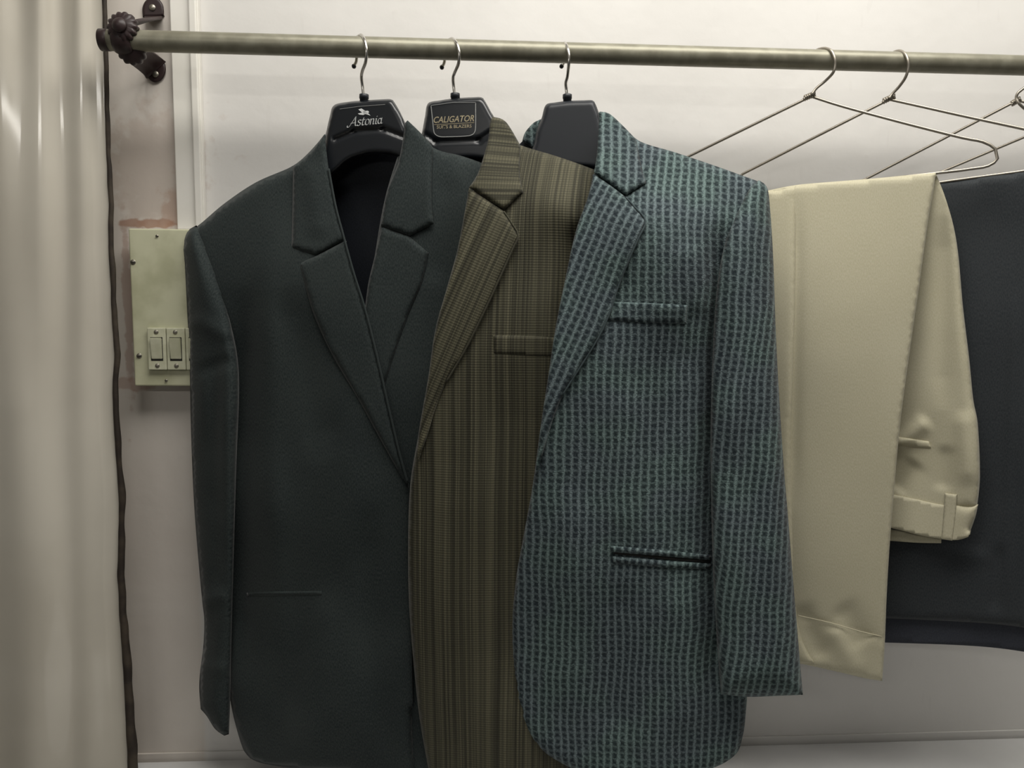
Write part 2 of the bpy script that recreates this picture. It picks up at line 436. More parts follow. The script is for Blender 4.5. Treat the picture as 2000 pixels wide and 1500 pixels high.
# ------------------------------------------------------------ curtain at the left
edge_px = [(196, -60), (200, 0), (202, 60), (205, 200), (208, 300), (213, 400), (212, 480), (217, 560), (219, 620), (224, 690), (220, 770), (224, 850), (230, 930), (233, 985), (232, 1050), (230, 1120), (234, 1200), (238, 1260), (243, 1340), (246, 1400), (250, 1500), (252, 1600), (256, 1750)]
CY = -.062
EY = np.array([e[1] for e in edge_px], float); EX = np.array([e[0] for e in edge_px], float)
cu = thing('curtain', (float(on_y(60, 1500, CY)[0]), CY, .3), 'glossy cream curtain in soft vertical folds at the left edge of the photo', 'curtain')
rows = 150; cols = 170
ys = np.linspace(-260, 1900, rows); V = []; UVs = []
for j, y in enumerate(ys):
    xe = np.interp(y, EY, EX)
    z = float(on_y(100, y, CY)[2])
    for i in range(cols):
        t = i / (cols - 1); xx = xe + (t - 1) * 420
        # folds : (centre, width, height)
        g = min(1, max(0, (y + 100) / 900))
        dep = 0
        for c, wd, hh in ((86, 25, .016 * (1 - .75 * g)), (152, 20, .010), (50, 36, .020 * g), (-10, 34, .016), (-80, 30, .025), (-150, 30, .02)):
            c2 = c + (y - 200) * .018 * (1 if c > 60 else 1.8) + 6 * math.sin(y / 310 + c)
            dep += hh * math.exp(-((xx - c2) / (wd * (1 + .5 * g))) ** 2) * (1 - .35 * g)
        dep += .004 * noise.noise(Vector((xx / 70, y / 420, 3.1)))
        dep += .012 * math.exp(-((xx - (30 + y * .01)) / 60) ** 2) * g
        dep *= min(1, (xe - xx) / 30)
        V.append(tuple(on_y(xx, y, CY - dep)))
FC = [(j * cols + i, (j + 1) * cols + i, (j + 1) * cols + i + 1, j * cols + i + 1) for j in range(rows - 1) for i in range(cols - 1)]
me = bpy.data.meshes.new('fabric'); me.from_pydata(V, [], FC); me.update()
o = link('fabric', me, M_curtain, cu); m = o.modifiers.new('t', 'SOLIDIFY'); m.thickness = .0012; m.offset = -1
# dark bound edge
yy = np.linspace(-260, 1900, 260)
P = []; rad = []
for y in yy:
    wpx = np.interp(y, [0, 300, 600, 900, 1200, 1500], [9, 9, 11, 12, 15, 21]) * (1 + .22 * noise.noise(Vector((0, y / 55, 8))))
    x = np.interp(y, EY, EX) + wpx * .45 + 1.3 * noise.noise(Vector((5, y / 38, 2)))
    P.append(on_y(x, y, CY)); rad.append(wpx * .5 * .98 / F)
e = tube('edge_binding', P, 0, M_edge, cu, 8, rad); e['label'] = 'dark brown uneven bound edge'

# ------------------------------------------------------------ clothes rail and bracket
RA = on_y(201, 78, RODY); RB = on_y(2000, 128, RODY); RD = (RB - RA) / np.linalg.norm(RB - RA)
RODR = .0122
def rodpt(px):                      # point on rail axis seen at this column
    a, b = 0., 2.6
    for _ in range(40):
        m_ = (a + b) / 2; p = RA + RD * m_ - CAM; X = 1000 + F * (p @ RIGHT) / (p @ FWD)
        if X < px: a = m_
        else: b = m_
    return RA + RD * a
rl = thing('clothes_rail', RA, 'long round steel clothes rail across the top of the wall', 'clothes rail')
tube('pipe', [RA + RD * t for t in np.linspace(0, 1.75, 60)], RODR, M_rod, rl, 40)
tube('end_cap', [RA + RD * t for t in (-.003, -.0025, .007, .0075)], 0, M_iron, rl, 32, [.010, RODR * 1.03, RODR * 1.03, RODR * 1.01])['label'] = 'dark end cap'
bk = thing('rail_bracket', on_y(298, 80, 0), 'dark maroon iron bracket with scalloped knob holding the left end of the rail', 'bracket')
rc = rodpt(243)
# ring round the pipe
ring = tube('rail_ring', [rc + RD * t for t in (-.011, -.0105, -.007, 0, .007, .0105, .011)], 0, M_iron, bk, 56, [RODR * 1.01, RODR * 1.18, RODR * 1.34, RODR * 1.42, RODR * 1.34, RODR * 1.18, RODR * 1.01])
kp = on_y(237, 52, RODY - RODR * 1.2)
kb = disc('knob', kp + np.array([0, .008, 0]), (-.1, -1, .12), .0172, .009, M_iron, bk, scal=.16, lobes=14, dome=.003); kb['label'] = 'scalloped rosette clamping knob'
disc('knob_boss', kp + np.array([0, -.004, 0]), (-.1, -1, .12), .0085, .004, M_iron, kb, scal=.0, dome=.003)
kl = on_y(252, 92, RODY - .004)
disc('lower_scallop', kl + np.array([.0, .010, 0]), (0, -1, -.3), .0165, .009, M_iron, bk, scal=.14, lobes=12, dome=.002)
def wallplate(pts, name):
    return panel(name, WP, pts, .004, bk, M_iron, res=3, thick=.0038, R=5, amt=.0012)
p1 = wallplate([(279, 33, 1), (278, 16), (284, 2), (297, -6), (310, -2), (319, 12), (320, 31, 1)], 'wall_plate')
p2 = wallplate([(281, 118, 1), (282, 134), (287, 150), (302, 161), (317, 154), (324, 138), (320, 120), (306, 106), (290, 100)], 'wall_plate')
def ps(px, py, par):
    p = on_y(px, py, -.004); disc('plate_screw', p, (0, -1, 0), .0042, .0018, M_screw, par, 18, dome=.001)
ps(298, 15, p1); ps(304, 145, p2)
def strap(name, P, wdt, th=.004):     # flat iron strap swept along P, width direction nearly upright
    bm = bmesh.new(); rings = []
    P = smoothpath(P, 8); 
    for i, p in enumerate(P):
        t = (P[min(i + 1, len(P) - 1)] - P[max(i - 1, 0)]).normalized(); k = i / (len(P) - 1)
        side = Vector(wdt[0]).lerp(Vector(wdt[1]), k); side = (side - t * side.dot(t)); L = Vector(wdt[0]).length * (1 - k) + Vector(wdt[1]).length * k
        side = side.normalized() * L; q = t.cross(side).normalized() * th / 2
        rings.append([bm.verts.new(p + a * side / 2 + b * q) for a, b in ((-1, -1), (1, -1), (1, 1), (-1, 1))])
    for a, b in zip(rings, rings[1:]):
        for k in range(4): bm.faces.new((a[k], a[(k + 1) % 4], b[(k + 1) % 4], b[k]))
    bm.faces.new(rings[0][::-1]); bm.faces.new(rings[-1]); bmesh.ops.recalc_face_normals(bm, faces=bm.faces)
    me = bpy.data.meshes.new(name); bm.to_mesh(me); bm.free(); o = link(name, me, M_iron, bk)
    b = o.modifiers.new('b', 'BEVEL'); b.width = .001; b.segments = 2; return o
strap('upper_arm', [on_y(300, 34, -.002), on_y(298, 37, -.02), on_y(285, 41, -.05), on_y(262, 46, -.085), on_y(246, 52, -.10)], ((.022, 0, 0), (.014, 0, .012)))
strap('lower_arm', [on_y(304, 136, -.004), on_y(297, 129, -.012), on_y(282, 118, -.04), on_y(264, 106, -.075), on_y(248, 96, -.10)], ((.024, 0, .024), (.012, 0, .020)))

# ------------------------------------------------------------ hangers
ANG = 17
PJ = [Plane(707, 92, ANG), Plane(886, 98, ANG), Plane(1106, 104, ANG)]

def plastic_hanger(i, body, hook, collar_px, label, m, cr=()):
    pl = PJ[i]; base = pl.at(collar_px[0], collar_px[1] + 60, 0)
    h = thing('coat_hanger', base, label, 'coat hanger', 'broad plastic coat hangers')
    panel('hanger_body', pl, body, .004, h, m, res=4, R=9, amt=.008, back=.010, creases=cr)
    cx, cy = collar_px
    c0 = pl.at(cx, cy + 18, 0); c1 = pl.at(cx, cy + 9, 0); c2 = pl.at(cx, cy, 0)
    tube('hook_socket', [c0, c1, c1 + (c2 - c1) * .05, c2 - (c2 - c1) * .1, c2], 0, M_plastic_matt, h, 20, [.0052, .0052, .0058, .0058, .0046])
    tube('hook', smoothpath([on_y(a, b, RODY - d) for a, b, d in hook] + [c1], 8), .0020, M_chrome, h, 12)
    t_ = on_y(hook[0][0], hook[0][1], RODY - hook[0][2])
    disc('hook_tip', t_ - np.array([0, -.002, 0]), (0, -1, 0), .0028, .003, M_plastic_matt, h, 12, dome=.001)
    return h
def hk(cx, tx, ty, fx, bot):       # hook path: dark tip behind the pipe, over the top, down the front, offset neck
    return [(tx, ty, -.019), (tx + 5, ty - 10, -.0205), (tx + 6, ty - 32, -.019), (fx[0][0] - 1, fx[0][1] + 3, -.012)] + [(a, b, c) for a, b, c in fx] + bot
h1 = plastic_hanger(0, [(652, 206), (680, 199), (712, 196), (745, 194), (764, 194), (771, 201), (783, 222), (793, 245), (800, 270), (826, 300), (880, 345), (945, 395), (940, 408), (870, 366), (800, 325), (775, 306), (735, 300), (705, 305), (678, 316), (650, 340), (570, 400), (470, 458), (463, 448), (560, 382), (622, 315), (636, 262), (644, 228)],
    hk(707, 691, 129, [(699, 72, -.004), (706, 69, .004), (712, 78, .013), (715, 92, .0165), (716, 106, .0165), (714, 122, .014)], [(708, 138, .008), (706, 150, .003), (708, 168, 0)]), (711, 184),
    'black plastic coat hanger with a white bird mark, in the charcoal jacket', M_plastic, [(655, 272, 690, 257, 4, -.004), (690, 256, 748, 252, 4, -.004), (748, 252, 790, 268, 4, -.004)])
h2 = plastic_hanger(1, [(836, 202), (860, 196), (888, 192), (920, 190), (940, 190), (947, 197), (958, 217), (966, 232), (972, 262), (990, 290), (1050, 335), (1100, 372), (1095, 384), (1020, 348), (960, 320), (930, 312), (890, 312), (860, 316), (835, 330), (790, 372), (700, 440), (692, 430), (780, 358), (815, 305), (824, 260), (830, 228)],
    hk(886, 863, 131, [(876, 79, -.004), (884, 76, .004), (892, 85, .013), (896, 98, .0165), (897, 112, .0165), (895, 126, .014)], [(888, 142, .008), (885, 152, .003), (886, 168, 0)]), (889, 182),
    'black plastic coat hanger with gold lettering in a silver frame, in the olive jacket', M_plastic, [(830, 262, 850, 276, 4, -.003), (850, 277, 935, 274, 4, -.003), (935, 274, 962, 256, 4, -.003)])
h3 = plastic_hanger(2, [(1066, 205), (1085, 200), (1110, 197), (1140, 196), (1157, 196), (1163, 203), (1170, 222), (1178, 250), (1200, 290), (1280, 325), (1400, 375), (1398, 388), (1280, 350), (1200, 335), (1160, 330), (1110, 325), (1070, 318), (1050, 325), (1000, 375), (930, 430), (922, 420), (985, 362), (1035, 300), (1048, 255), (1058, 230)],
    hk(1106, 1097, 129, [(1100, 86, -.004), (1104, 85, .006), (1109, 96, .014), (1111, 108, .0165), (1111, 122, .0165), (1110, 134, .014)], [(1108, 150, .007), (1105, 162, .002), (1106, 175, 0)]), (1108, 184),
    'plain black plastic coat hanger without lettering, in the blue checked jacket', M_plastic_matt)

# printed marks on the hangers
def flat_strokes(name, pl, polys, d, m, parent):
    vs = []; fs = []
    for poly in polys:
        b = len(vs); vs += [tuple(pl.at(x, y, d)) for x, y in poly]
        f = tuple(range(b, b + len(poly)))
        a, c, e = [np.array(vs[k]) for k in f[:3]]
        fs.append(f if np.cross(c - a, e - a) @ (CAM - a) > 0 else f[::-1])
    me = bpy.data.meshes.new(name); me.from_pydata(vs, [], fs); me.update()
    o = link(name, me, m, parent, False); s_ = o.modifiers.new('t', 'SOLIDIFY'); s_.thickness = .0002; s_.offset = 1
    return o
def nib(path, w_, ang, mp):        # broad pen stroke
    P = outline([tuple(p) for p in path], .06, closed=False); nx, ny = w_ * math.cos(ang), w_ * math.sin(ang); nr = .035
    out = []
    for a, b in zip(P, P[1:]):
        dv = b - a; L = np.hypot(*dv) + 1e-9; pn = np.array([-dv[1], dv[0]]) / L * nr
        cr = dv[0] * ny - dv[1] * nx; e_ = dv / L * .02
        s = 1 if cr >= 0 else -1
        q = [a - e_ - np.array([nx, ny]) / 2 * s - 0 * pn, b + e_ - np.array([nx, ny]) / 2 * s, b + e_ + np.array([nx, ny]) / 2 * s, a - e_ + np.array([nx, ny]) / 2 * s]
        if abs(cr) / L < .06: q = [a - e_ - pn, b + e_ - pn, b + e_ + pn, a - e_ + pn]
        out.append([mp(*k) for k in q])
    return out
def ell(cx, cy, rx, ry, t0=0, t1=360, n=14):
    return [(cx + rx * math.cos(math.radians(t0 + (t1 - t0) * i / n)), cy + ry * math.sin(math.radians(t0 + (t1 - t0) * i / n))) for i in range(n + 1)]
word = [
 (0, [[(-.25, .12), (-.2, -.1), (.05, -.1), (.45, .6), (.95, 1.62)], [(.95, 1.62), (1.0, .8), (1.12, .1), (1.35, .04)], [(.3, .52), (1.1, .56)]]),
 (1.42, [[(.52, .86), (.35, 1.0), (.1, .86), (.16, .62), (.46, .42), (.46, .12), (.2, -.02), (-.02, .14)]]),
 (2.05, [[(.3, 1.3), (.24, .9), (.2, .2), (.36, .0), (.56, .12)], [(-.0, .92), (.58, .98)]]),
 (2.72, [ell(.34, .5, .32, .5)]),
 (3.52, [[(-.02, .88), (.1, .98), (.1, .5), (.1, 0)], [(.1, .62), (.32, .96), (.56, .9), (.58, .5), (.58, .08), (.74, .04)]]),
 (4.40, [[(.0, .9), (.12, .96), (.12, .5), (.12, .1), (.3, .02)], [(.14, 1.30), (.22, 1.38)]]),
 (4.82, [ell(.32, .48, .28, .46), [(.62, .98), (.60, .5), (.62, .08), (.84, .06)]]),
]
polys = []
for off, strokes in word:
    for st in strokes:
        polys += nib(st, .17, math.radians(38), lambda x, y, off=off: (681 + (off + x + .16 * y) * 11.6, 247.0 - y * 11.2 - (off + x) * 1.05))
flat_strokes('brand_lettering', PJ[0], polys, .0123, M_white, h1)['label'] = 'white calligraphic lettering'
BD = 2.2
bird = [[(700, 216), (706, 214), (712, 218), (716, 221), (711, 224), (706, 221)],
        [(704, 223), (699, 224), (702, 226), (710, 227), (716, 222), (711, 221)],
        [(709, 219), (719, 218.5), (721, 221.5), (717, 224), (711, 226)],
        [(715, 222), (720, 224), (723.5, 228), (719, 226.5), (714, 225)]]
flat_strokes('bird_mark', PJ[0], [[(a, b - BD) for a, b in q] for q in bird], .0123, M_white, h1)['label'] = 'small white flying bird mark'
def linepoly(P, w_):
    out = []
    for a, b in zip(P, P[1:]):
        a = np.array(a, float); b = np.array(b, float); dv = b - a; L = np.hypot(*dv) + 1e-9; n_ = np.array([-dv[1], dv[0]]) / L * w_ / 2; e_ = dv / L * w_ * .3
        out.append([tuple(a - e_ - n_), tuple(b + e_ - n_), tuple(b + e_ + n_), tuple(a - e_ + n_)])
    return out
flat_strokes('top_line', PJ[0], linepoly([(664, 213), (700, 208), (752, 204)], .7), .0122, M_line, h1)
fr = outline([(842, 208, 1), (845, 235), (847, 254), (850, 262), (860, 267), (880, 267), (905, 266), (920, 264), (927, 258), (929, 245), (929, 202, 1)], 3, closed=False)
flat_strokes('frame_line', PJ[1], linepoly(fr, 1.5) + linepoly([(842, 206), (885, 200), (929, 200)], .7), .0123, M_line, h2)['label'] = 'thin silver frame line'
flat_strokes('underline', PJ[1], linepoly([(848, 243.5), (926, 239.5)], .9), .0123, M_gold, h2)
def word_mesh(name, text, pl, px, py, wpx, hpx, slope, shear, d, m, parent, off=0):
    c = bpy.data.curves.new(name, 'FONT'); c.body = text; c.size = 1; c.shear = shear; c.offset = off; c.resolution_u = 3
    o = bpy.data.objects.new(name, c); COL.objects.link(o); bpy.context.view_layer.update()
    me = bpy.data.meshes.new_from_object(o.evaluated_get(bpy.context.evaluated_depsgraph_get())); bpy.data.objects.remove(o)
    co = np.array([tuple(v.co) for v in me.vertices]); mn = co.min(0); mx = co.max(0)
    u = (co[:, 0] - mn[0]) / (mx[0] - mn[0]) * wpx; v = (co[:, 1] - mn[1]) / (mx[1] - mn[1]) * hpx
    W = pl.at(px + u, py - v + u * slope, d)
    for i, q in enumerate(W): me.vertices[i].co = Vector(q)
    me.materials.clear()
    return link(name, me, m, parent, False)
word_mesh('brand_lettering', 'CALIGATOR', PJ[1], 847, 240.5, 79, 12.5, -.045, .25, .0125, M_gold, h2, .012)['label'] = 'gold slanted capital lettering'
word_mesh('small_lettering', 'SUITS & BLAZERS', PJ[1], 853, 251.5, 68, 6.5, -.035, 0, .0125, M_gold, h2, .008)

def wire_hanger(px, ang, path, hookp, twist, label):
    pl = Plane(px, 115, ang); h = thing('wire_hanger', pl.at(*path[0]), label, 'wire hanger', 'bent wire hangers at the right of the rail')
    pts = smoothpath([on_y(a, b, RODY - d) for a, b, d in hookp], 6)
    tube('hook', pts, .0018, M_wire, h, 10)
    O = outline([tuple(p) for p in path], 14, closed=True)
    W = pl.at(O[:, 0], O[:, 1], 0.); W = list(W) + [W[0]]
    tube('wire_frame', W, .0018, M_wire, h, 10)
    # twisted neck
    n0 = Vector(hookp[-1] and on_y(hookp[-1][0], hookp[-1][1], RODY - hookp[-1][2])); ax = Vector(pl.at(*twist[1])) - Vector(pl.at(*twist[0])); L = ax.length; ax.normalize()
    s = Vector(pl.n); q = ax.cross(s); base = Vector(pl.at(*twist[0]))
    tw = [base + ax * (L * k / 40) + (s * math.cos(k * .9) + q * math.sin(k * .9)) * .0027 for k in range(41)]
    tube('twisted_neck', tw, .0014, M_wire, h, 8)
    return h, pl
w1, PW1 = wire_hanger(1612, 25, [(1584, 188, 1), (1640, 206), (1720, 228), (1800, 249), (1880, 269), (1920, 277), (1944, 291), (1948, 310), (1930, 324), (1895, 330), (1830, 338), (1500, 374), (1290, 397), (1262, 385), (1270, 350), (1295, 330, 1)],
    [(1590, 101, -.0145), (1600, 96, -.006), (1613, 94.5, .004), (1624, 100, .012), (1630, 114, .0160), (1631, 126, .0160), (1627, 142, .0145), (1612, 158, .006), (1595, 172, .001), (1586, 184, 0)], [(1570, 192), (1592, 183)],
    'wire hanger carrying the cream trousers, its looped end free at the right')
w2, PW2 = wire_hanger(1757, 26, [(1737, 194, 1), (1800, 208), (1880, 226), (2000, 252), (2080, 270), (2110, 284), (2112, 305), (2095, 318), (2000, 334), (1838, 356), (1480, 408), (1432, 405), (1425, 375), (1450, 340, 1)],
    [(1744, 103, -.0145), (1751, 100, -.006), (1759, 99.5, .004), (1768, 106, .012), (1773, 118, .0160), (1774, 132, .0160), (1769, 150, .0135), (1757, 168, .006), (1744, 182, .001), (1737, 192, 0)], [(1724, 198), (1748, 187)],
    'wire hanger carrying the dark slate trousers, second wire hanger from the left')
w3, PW3 = wire_hanger(2012, 27, [(1987, 196, 1), (2060, 212), (2200, 240), (2330, 268), (2345, 300), (2300, 325), (2000, 362), (1650, 402), (1618, 396), (1630, 380), (1700, 345, 1)],
    [(2010, 108, -.0145), (2018, 105, -.004), (2028, 108, .010), (2034, 122, .0160), (2032, 142, .0145), (2015, 160, .006), (2000, 172, .003), (1988, 182, .001), (1985, 192, 0), (1990, 202, .002), (2003, 214, .003)], [(1975, 203), (1993, 193)],
    'wire hanger at the right photo edge whose twisted neck is just in view')
w4, PW4 = wire_hanger(2170, 28, [(2150, 205, 1), (2230, 225), (2400, 262), (2470, 280), (2480, 310), (2440, 330), (2000, 372), (1800, 386), (1775, 378), (1790, 356), (1845, 333, 1)],
    [(2150, 112, -.0145), (2158, 108, -.004), (2168, 110, .010), (2176, 124, .0160), (2174, 144, .0145), (2160, 175, .006), (2150, 200, 0)], [(2138, 210), (2158, 200)],
    'wire hanger with only its straight left arm in view beside the loop at right')

# ------------------------------------------------------------ jackets
def armseam(name, pl, pts, d, parent, m, r=.0009):
    O = outline(pts, 8, closed=False); dd = d(O[:, 0], O[:, 1]) if callable(d) else d
    return tube(name, list(pl.at(O[:, 0], O[:, 1], dd)), r, m, parent, 6)

# --- charcoal jacket
P1 = PJ[0]
F1 = rbf([(360, 455, -.002), (470, 380, .000), (568, 330, .006), (634, 262, .008), (795, 235, .008), (845, 290, .006), (940, 318, .008), (875, 345, .018), (945, 375, .020), (1000, 400, .018),
          (500, 520, .024), (450, 700, .016), (560, 640, .034), (650, 500, .032), (700, 700, .040), (850, 480, .024), (850, 600, .026), (950, 700, .020),
          (450, 1100, .018), (560, 1000, .044), (680, 1100, .046), (800, 1000, .038), (950, 1100, .020), (450, 1480, .020), (600, 1450, .050), (720, 1500, .040), (820, 1500, .040), (950, 1500, .018)])
CR1 = [(474, 560, 470, 1340, 24, -.012), (560, 560, 640, 900, 40, -.006), (520, 480, 545, 1350, 26, .005), (640, 1150, 600, 1490, 34, .004), (720, 980, 740, 1490, 30, -.004)]
j1 = thing('suit_jacket', P1.at(650, 1500, 0), 'plain charcoal suit jacket hanging leftmost on the rail', 'jacket', 'suit jackets on the rail')
rollA = [(634, 262), (642, 330), (655, 400), (668, 450), (690, 530), (712, 600), (735, 690), (760, 800), (780, 885), (797, 945)]
panel('back_panel', P1, [(566, 336), (640, 300, 1), (712, 284), (786, 262, 1), (850, 300), (940, 326), (1000, 350, 1), (985, 800), (978, 1488, 1), (700, 1495), (500, 1475, 1), (468, 1300), (455, 800), (400, 470, 1), (480, 380)],
      lambda x, y: -.016 - .012 * np.clip((y - 350) / 300, 0, 1), j1, M_lining, res=14, thick=.003, wr=.006, wsc=150)['label'] = 'dark lining inside the open neck'
panel('front_panel', P1, [(795, 238, 1), (846, 288), (900, 304), (945, 320), (985, 340, 1), (985, 600), (975, 900), (965, 1300), (962, 1510, 1), (800, 1524, 1), (790, 1200), (780, 950, 1), (735, 760), (716, 620), (732, 500), (753, 383), (788, 270)],
      F1, j1, M_char, res=10, R=14, amt=.004, wr=.003, rmask=lambda x, y: (y < 340) | (x < 800), creases=[(880, 330, 850, 560, 26, -.004)])
panel('front_panel', P1, [(634, 263, 1), (600, 301), (568, 326), (500, 356), (440, 396), (395, 434), (374, 450, 1), (385, 560), (430, 640), (440, 800), (440, 1100), (443, 1300), (452, 1380), (470, 1450), (482, 1474), (500, 1487), (545, 1497), (620, 1503), (700, 1510), (790, 1516), (812, 1512, 1), (806, 1400), (803, 1200), (800, 1050)] + [(797, 945, 1)] + [tuple(p) for p in rollA[::-1][1:-1]],
      F1, j1, M_char, res=9, R=26, amt=.012, wr=.005, extra=.008, rmask=lambda x, y: (y < 460) | (x < 520) | (y > 1380),
      creases=CR1)
panel('sleeve', P1, [(384, 440, 1), (364, 453), (357, 480), (360, 520), (365, 600), (370, 700), (372, 800), (375, 900), (380, 1000), (388, 1100), (395, 1175), (399, 1212), (397, 1262), (391, 1310), (389, 1345), (392, 1385, 1), (404, 1399), (420, 1424), (438, 1437, 1), (447, 1434, 1), (450, 1360), (452, 1250), (456, 1100), (462, 900), (467, 770), (464, 700), (450, 630), (428, 550), (404, 485)],
      rbf([(384, 440, .002), (357, 480, .0), (430, 560, .016), (367, 700, .006), (466, 760, .030), (380, 1000, .008), (460, 1000, .030), (392, 1380, .012), (448, 1430, .030)]), j1, M_char, res=7, R=40, amt=.024, back=.010, wr=.006, wsc=70,
      creases=[(372, 620, 452, 660, 16, .004), (380, 730, 455, 700, 13, -.004), (385, 1180, 445, 1160, 14, .004), (392, 1300, 446, 1310, 12, .003), (440, 560, 458, 1350, 13, .005), (415, 700, 425, 1300, 13, -.004)])
panel('collar', P1, [(634, 262, 1), (604, 298), (572, 325, 1), (571, 400), (569, 485, 1), (618, 498, 1), (674, 468, 1), (666, 440), (655, 400), (642, 330)], F1, j1, M_char, res=7, R=7, amt=.003, extra=.013, thick=.0025, creases=[(604, 310, 625, 470, 22, .003)])
panel('lapel', P1, [(619, 499, 1), (583, 514, 1), (596, 560), (615, 620), (650, 695), (700, 780), (745, 862), (785, 932), (797, 945, 1), (780, 885), (760, 800), (735, 690), (712, 600), (690, 530), (675, 470, 1)], F1, j1, M_char, res=7, R=7, amt=.003, extra=.0125, thick=.0025)
panel('lapel', P1, [(800, 462, 1), (836, 493, 1), (824, 550), (797, 615), (774, 680), (752, 748), (738, 790, 1), (712, 720), (706, 650), (713, 600), (720, 550), (732, 500), (745, 442, 1)], F1, j1, M_char, res=7, R=7, amt=.003, extra=.004, thick=.0025)
panel('collar', P1, [(796, 235, 1), (816, 254), (838, 277), (846, 290, 1), (843, 340), (843, 400), (847, 437, 1), (801, 461, 1), (744, 441, 1), (753, 383), (768, 342), (778, 317), (787, 272), (791, 240)], F1, j1, M_char, res=7, R=7, amt=.003, extra=.005, thick=.0025)
# the fold of the left front catches the light
armseam('front_fold', P1, [(642, 330), (655, 400), (668, 450), (690, 530), (712, 600), (735, 690), (760, 800), (780, 885), (796, 942)], lambda x, y: F1(x, y) + .0125, j1, M_char, .0014)
panel('pocket', P1, [(482, 1157, 1), (550, 1155), (628, 1154, 1), (628, 1162, 1), (550, 1163), (482, 1165, 1)], F1, j1, M_char, res=5, extra=.0092, thick=.0012, R=3, amt=.0008, wr=.005, creases=CR1)

# --- olive jacket
P2 = PJ[1]
F2 = rbf([(965, 228, .030), (1018, 285, .022), (1090, 305, .020), (1160, 330, .018), (1290, 400, .020), (940, 320, .062), (905, 430, .080), (870, 560, .090), (835, 740, .098), (800, 950, .100), (800, 1200, .096), (820, 1500, .090),
          (1010, 420, .068), (1090, 400, .064), (1050, 600, .074), (950, 760, .088), (1000, 1000, .084), (930, 1200, .092), (1000, 1500, .076), (1150, 480, .040), (1150, 700, .056), (1180, 1000, .045), (1200, 1450, .040)])
CR2 = [(1135, 430, 1110, 660, 30, -.008), (1010, 700, 1000, 1400, 60, -.006), (880, 900, 870, 1450, 36, .004)]
j2 = thing('suit_jacket', P2.at(950, 1500, .03), 'olive brown jacket with fine vertical stripes, hanging between the charcoal and the checked jacket', 'jacket', 'suit jackets on the rail')
panel('back_panel', P2, [(800, 330, 1), (830, 300), (880, 290), (950, 270), (1000, 290), (1090, 320), (1180, 350, 1), (1190, 800), (1190, 1500, 1), (790, 1500, 1), (780, 900)], lambda x, y: -.013 - .006 * np.clip((y - 350) / 300, 0, 1), j2, M_lining, res=16, thick=.003, wr=.002)
rollB = [(957, 240), (953, 275), (940, 320), (915, 400), (893, 490), (872, 565), (850, 645), (836, 740), (817, 850), (801, 950), (797, 1080), (800, 1200), (812, 1340), (822, 1420), (840, 1520)]
panel('front_panel', P2, [(962, 230, 1), (1000, 270), (1018, 284), (1090, 306), (1160, 331), (1225, 358, 1), (1200, 600), (1150, 850), (1120, 1100), (1110, 1520, 1), (1000, 1535), (842, 1530, 1)] + [tuple(p) for p in rollB[::-1]], F2, j2, M_olive, res=10, R=16, amt=.006, wr=.004,
      rmask=lambda x, y: x < 1240, creases=CR2)
panel('collar', P2, [(962, 228, 1), (988, 238), (1017, 285, 1), (1015, 335), (1021, 374, 1), (985, 410, 1), (952, 390), (916, 366, 1), (930, 345), (941, 318), (953, 275), (957, 240)], F2, j2, M_olive, res=6, R=10, amt=.004, extra=.008, rot=90, thick=.003)
panel('lapel', P2, [(916, 367, 1), (952, 391), (983, 412, 1), (1000, 438), (1013, 461, 1), (1000, 490), (975, 545), (945, 610), (910, 680), (872, 745), (850, 800), (835, 850), (816, 900, 1), (817, 850), (836, 740), (850, 645), (872, 565), (893, 490)], F2, j2, M_olive, res=6, R=9, amt=.003, extra=.007, rot=23, thick=.003)
panel('chest_pocket', P2, [(963, 655, 1), (1030, 656), (1110, 660, 1), (1110, 696, 1), (1030, 694), (965, 690, 1)], F2, j2, M_olive, res=6, extra=.0010, R=4, amt=.0007, thick=.001, wr=.004, creases=CR2, uvo=(.001, .0005))

armseam('lapel_edge', P2, [(984, 413), (1000, 437), (1012, 460), (1000, 489), (975, 545), (945, 610), (910, 680), (872, 745)], lambda x, y: F2(x, y) + .0048, j2, M_olive, .0010)
# --- blue checked jacket
P3 = PJ[2]
F3 = rbf([(1175, 220, .036), (1252, 275, .026), (1320, 298, .020), (1400, 325, .014), (1480, 355, .004), (1160, 330, .082), (1150, 380, .092), (1125, 450, .104), (1085, 640, .122), (1070, 740, .128), (1040, 950, .130), (1000, 1230, .124), (1020, 1410, .118), (1100, 1500, .112),
          (1290, 350, .048), (1300, 420, .080), (1300, 480, .088), (1300, 600, .088), (1220, 560, .096), (1250, 800, .088), (1390, 400, .044), (1400, 500, .052), (1420, 700, .034), (1420, 1000, .044), (1300, 1000, .083), (1300, 1200, .088), (1430, 1400, .056), (1280, 1450, .088), (1460, 600, .02), (1460, 1200, .045)])
CR3 = [(1408, 430, 1395, 900, 22, -.016), (1396, 800, 1400, 1370, 26, -.014), (1345, 470, 1370, 620, 26, .005), (1225, 745, 1215, 1060, 40, .004), (1330, 700, 1345, 1050, 34, .004), (1120, 950, 1090, 1400, 40, .004), (1330, 1130, 1340, 1450, 30, .005), (1215, 1130, 1200, 1450, 34, -.005)]
j3 = thing('suit_jacket', P3.at(1250, 1500, .05), 'blue grey checked tweed jacket hanging rightmost of the three, beside the cream trousers', 'jacket', 'suit jackets on the rail')
panel('back_panel', P3, [(1022, 274, 1), (1030, 255), (1048, 238, 1), (1100, 262), (1165, 240, 1), (1250, 285), (1400, 340), (1470, 366, 1), (1462, 800), (1452, 1430, 1), (1100, 1470), (1010, 1380, 1), (1010, 1000), (1012, 600), (1000, 330)], lambda x, y: -.012 - .012 * np.clip((y - 350) / 300, 0, 1), j3, M_lining, res=14, thick=.003, wr=.002)
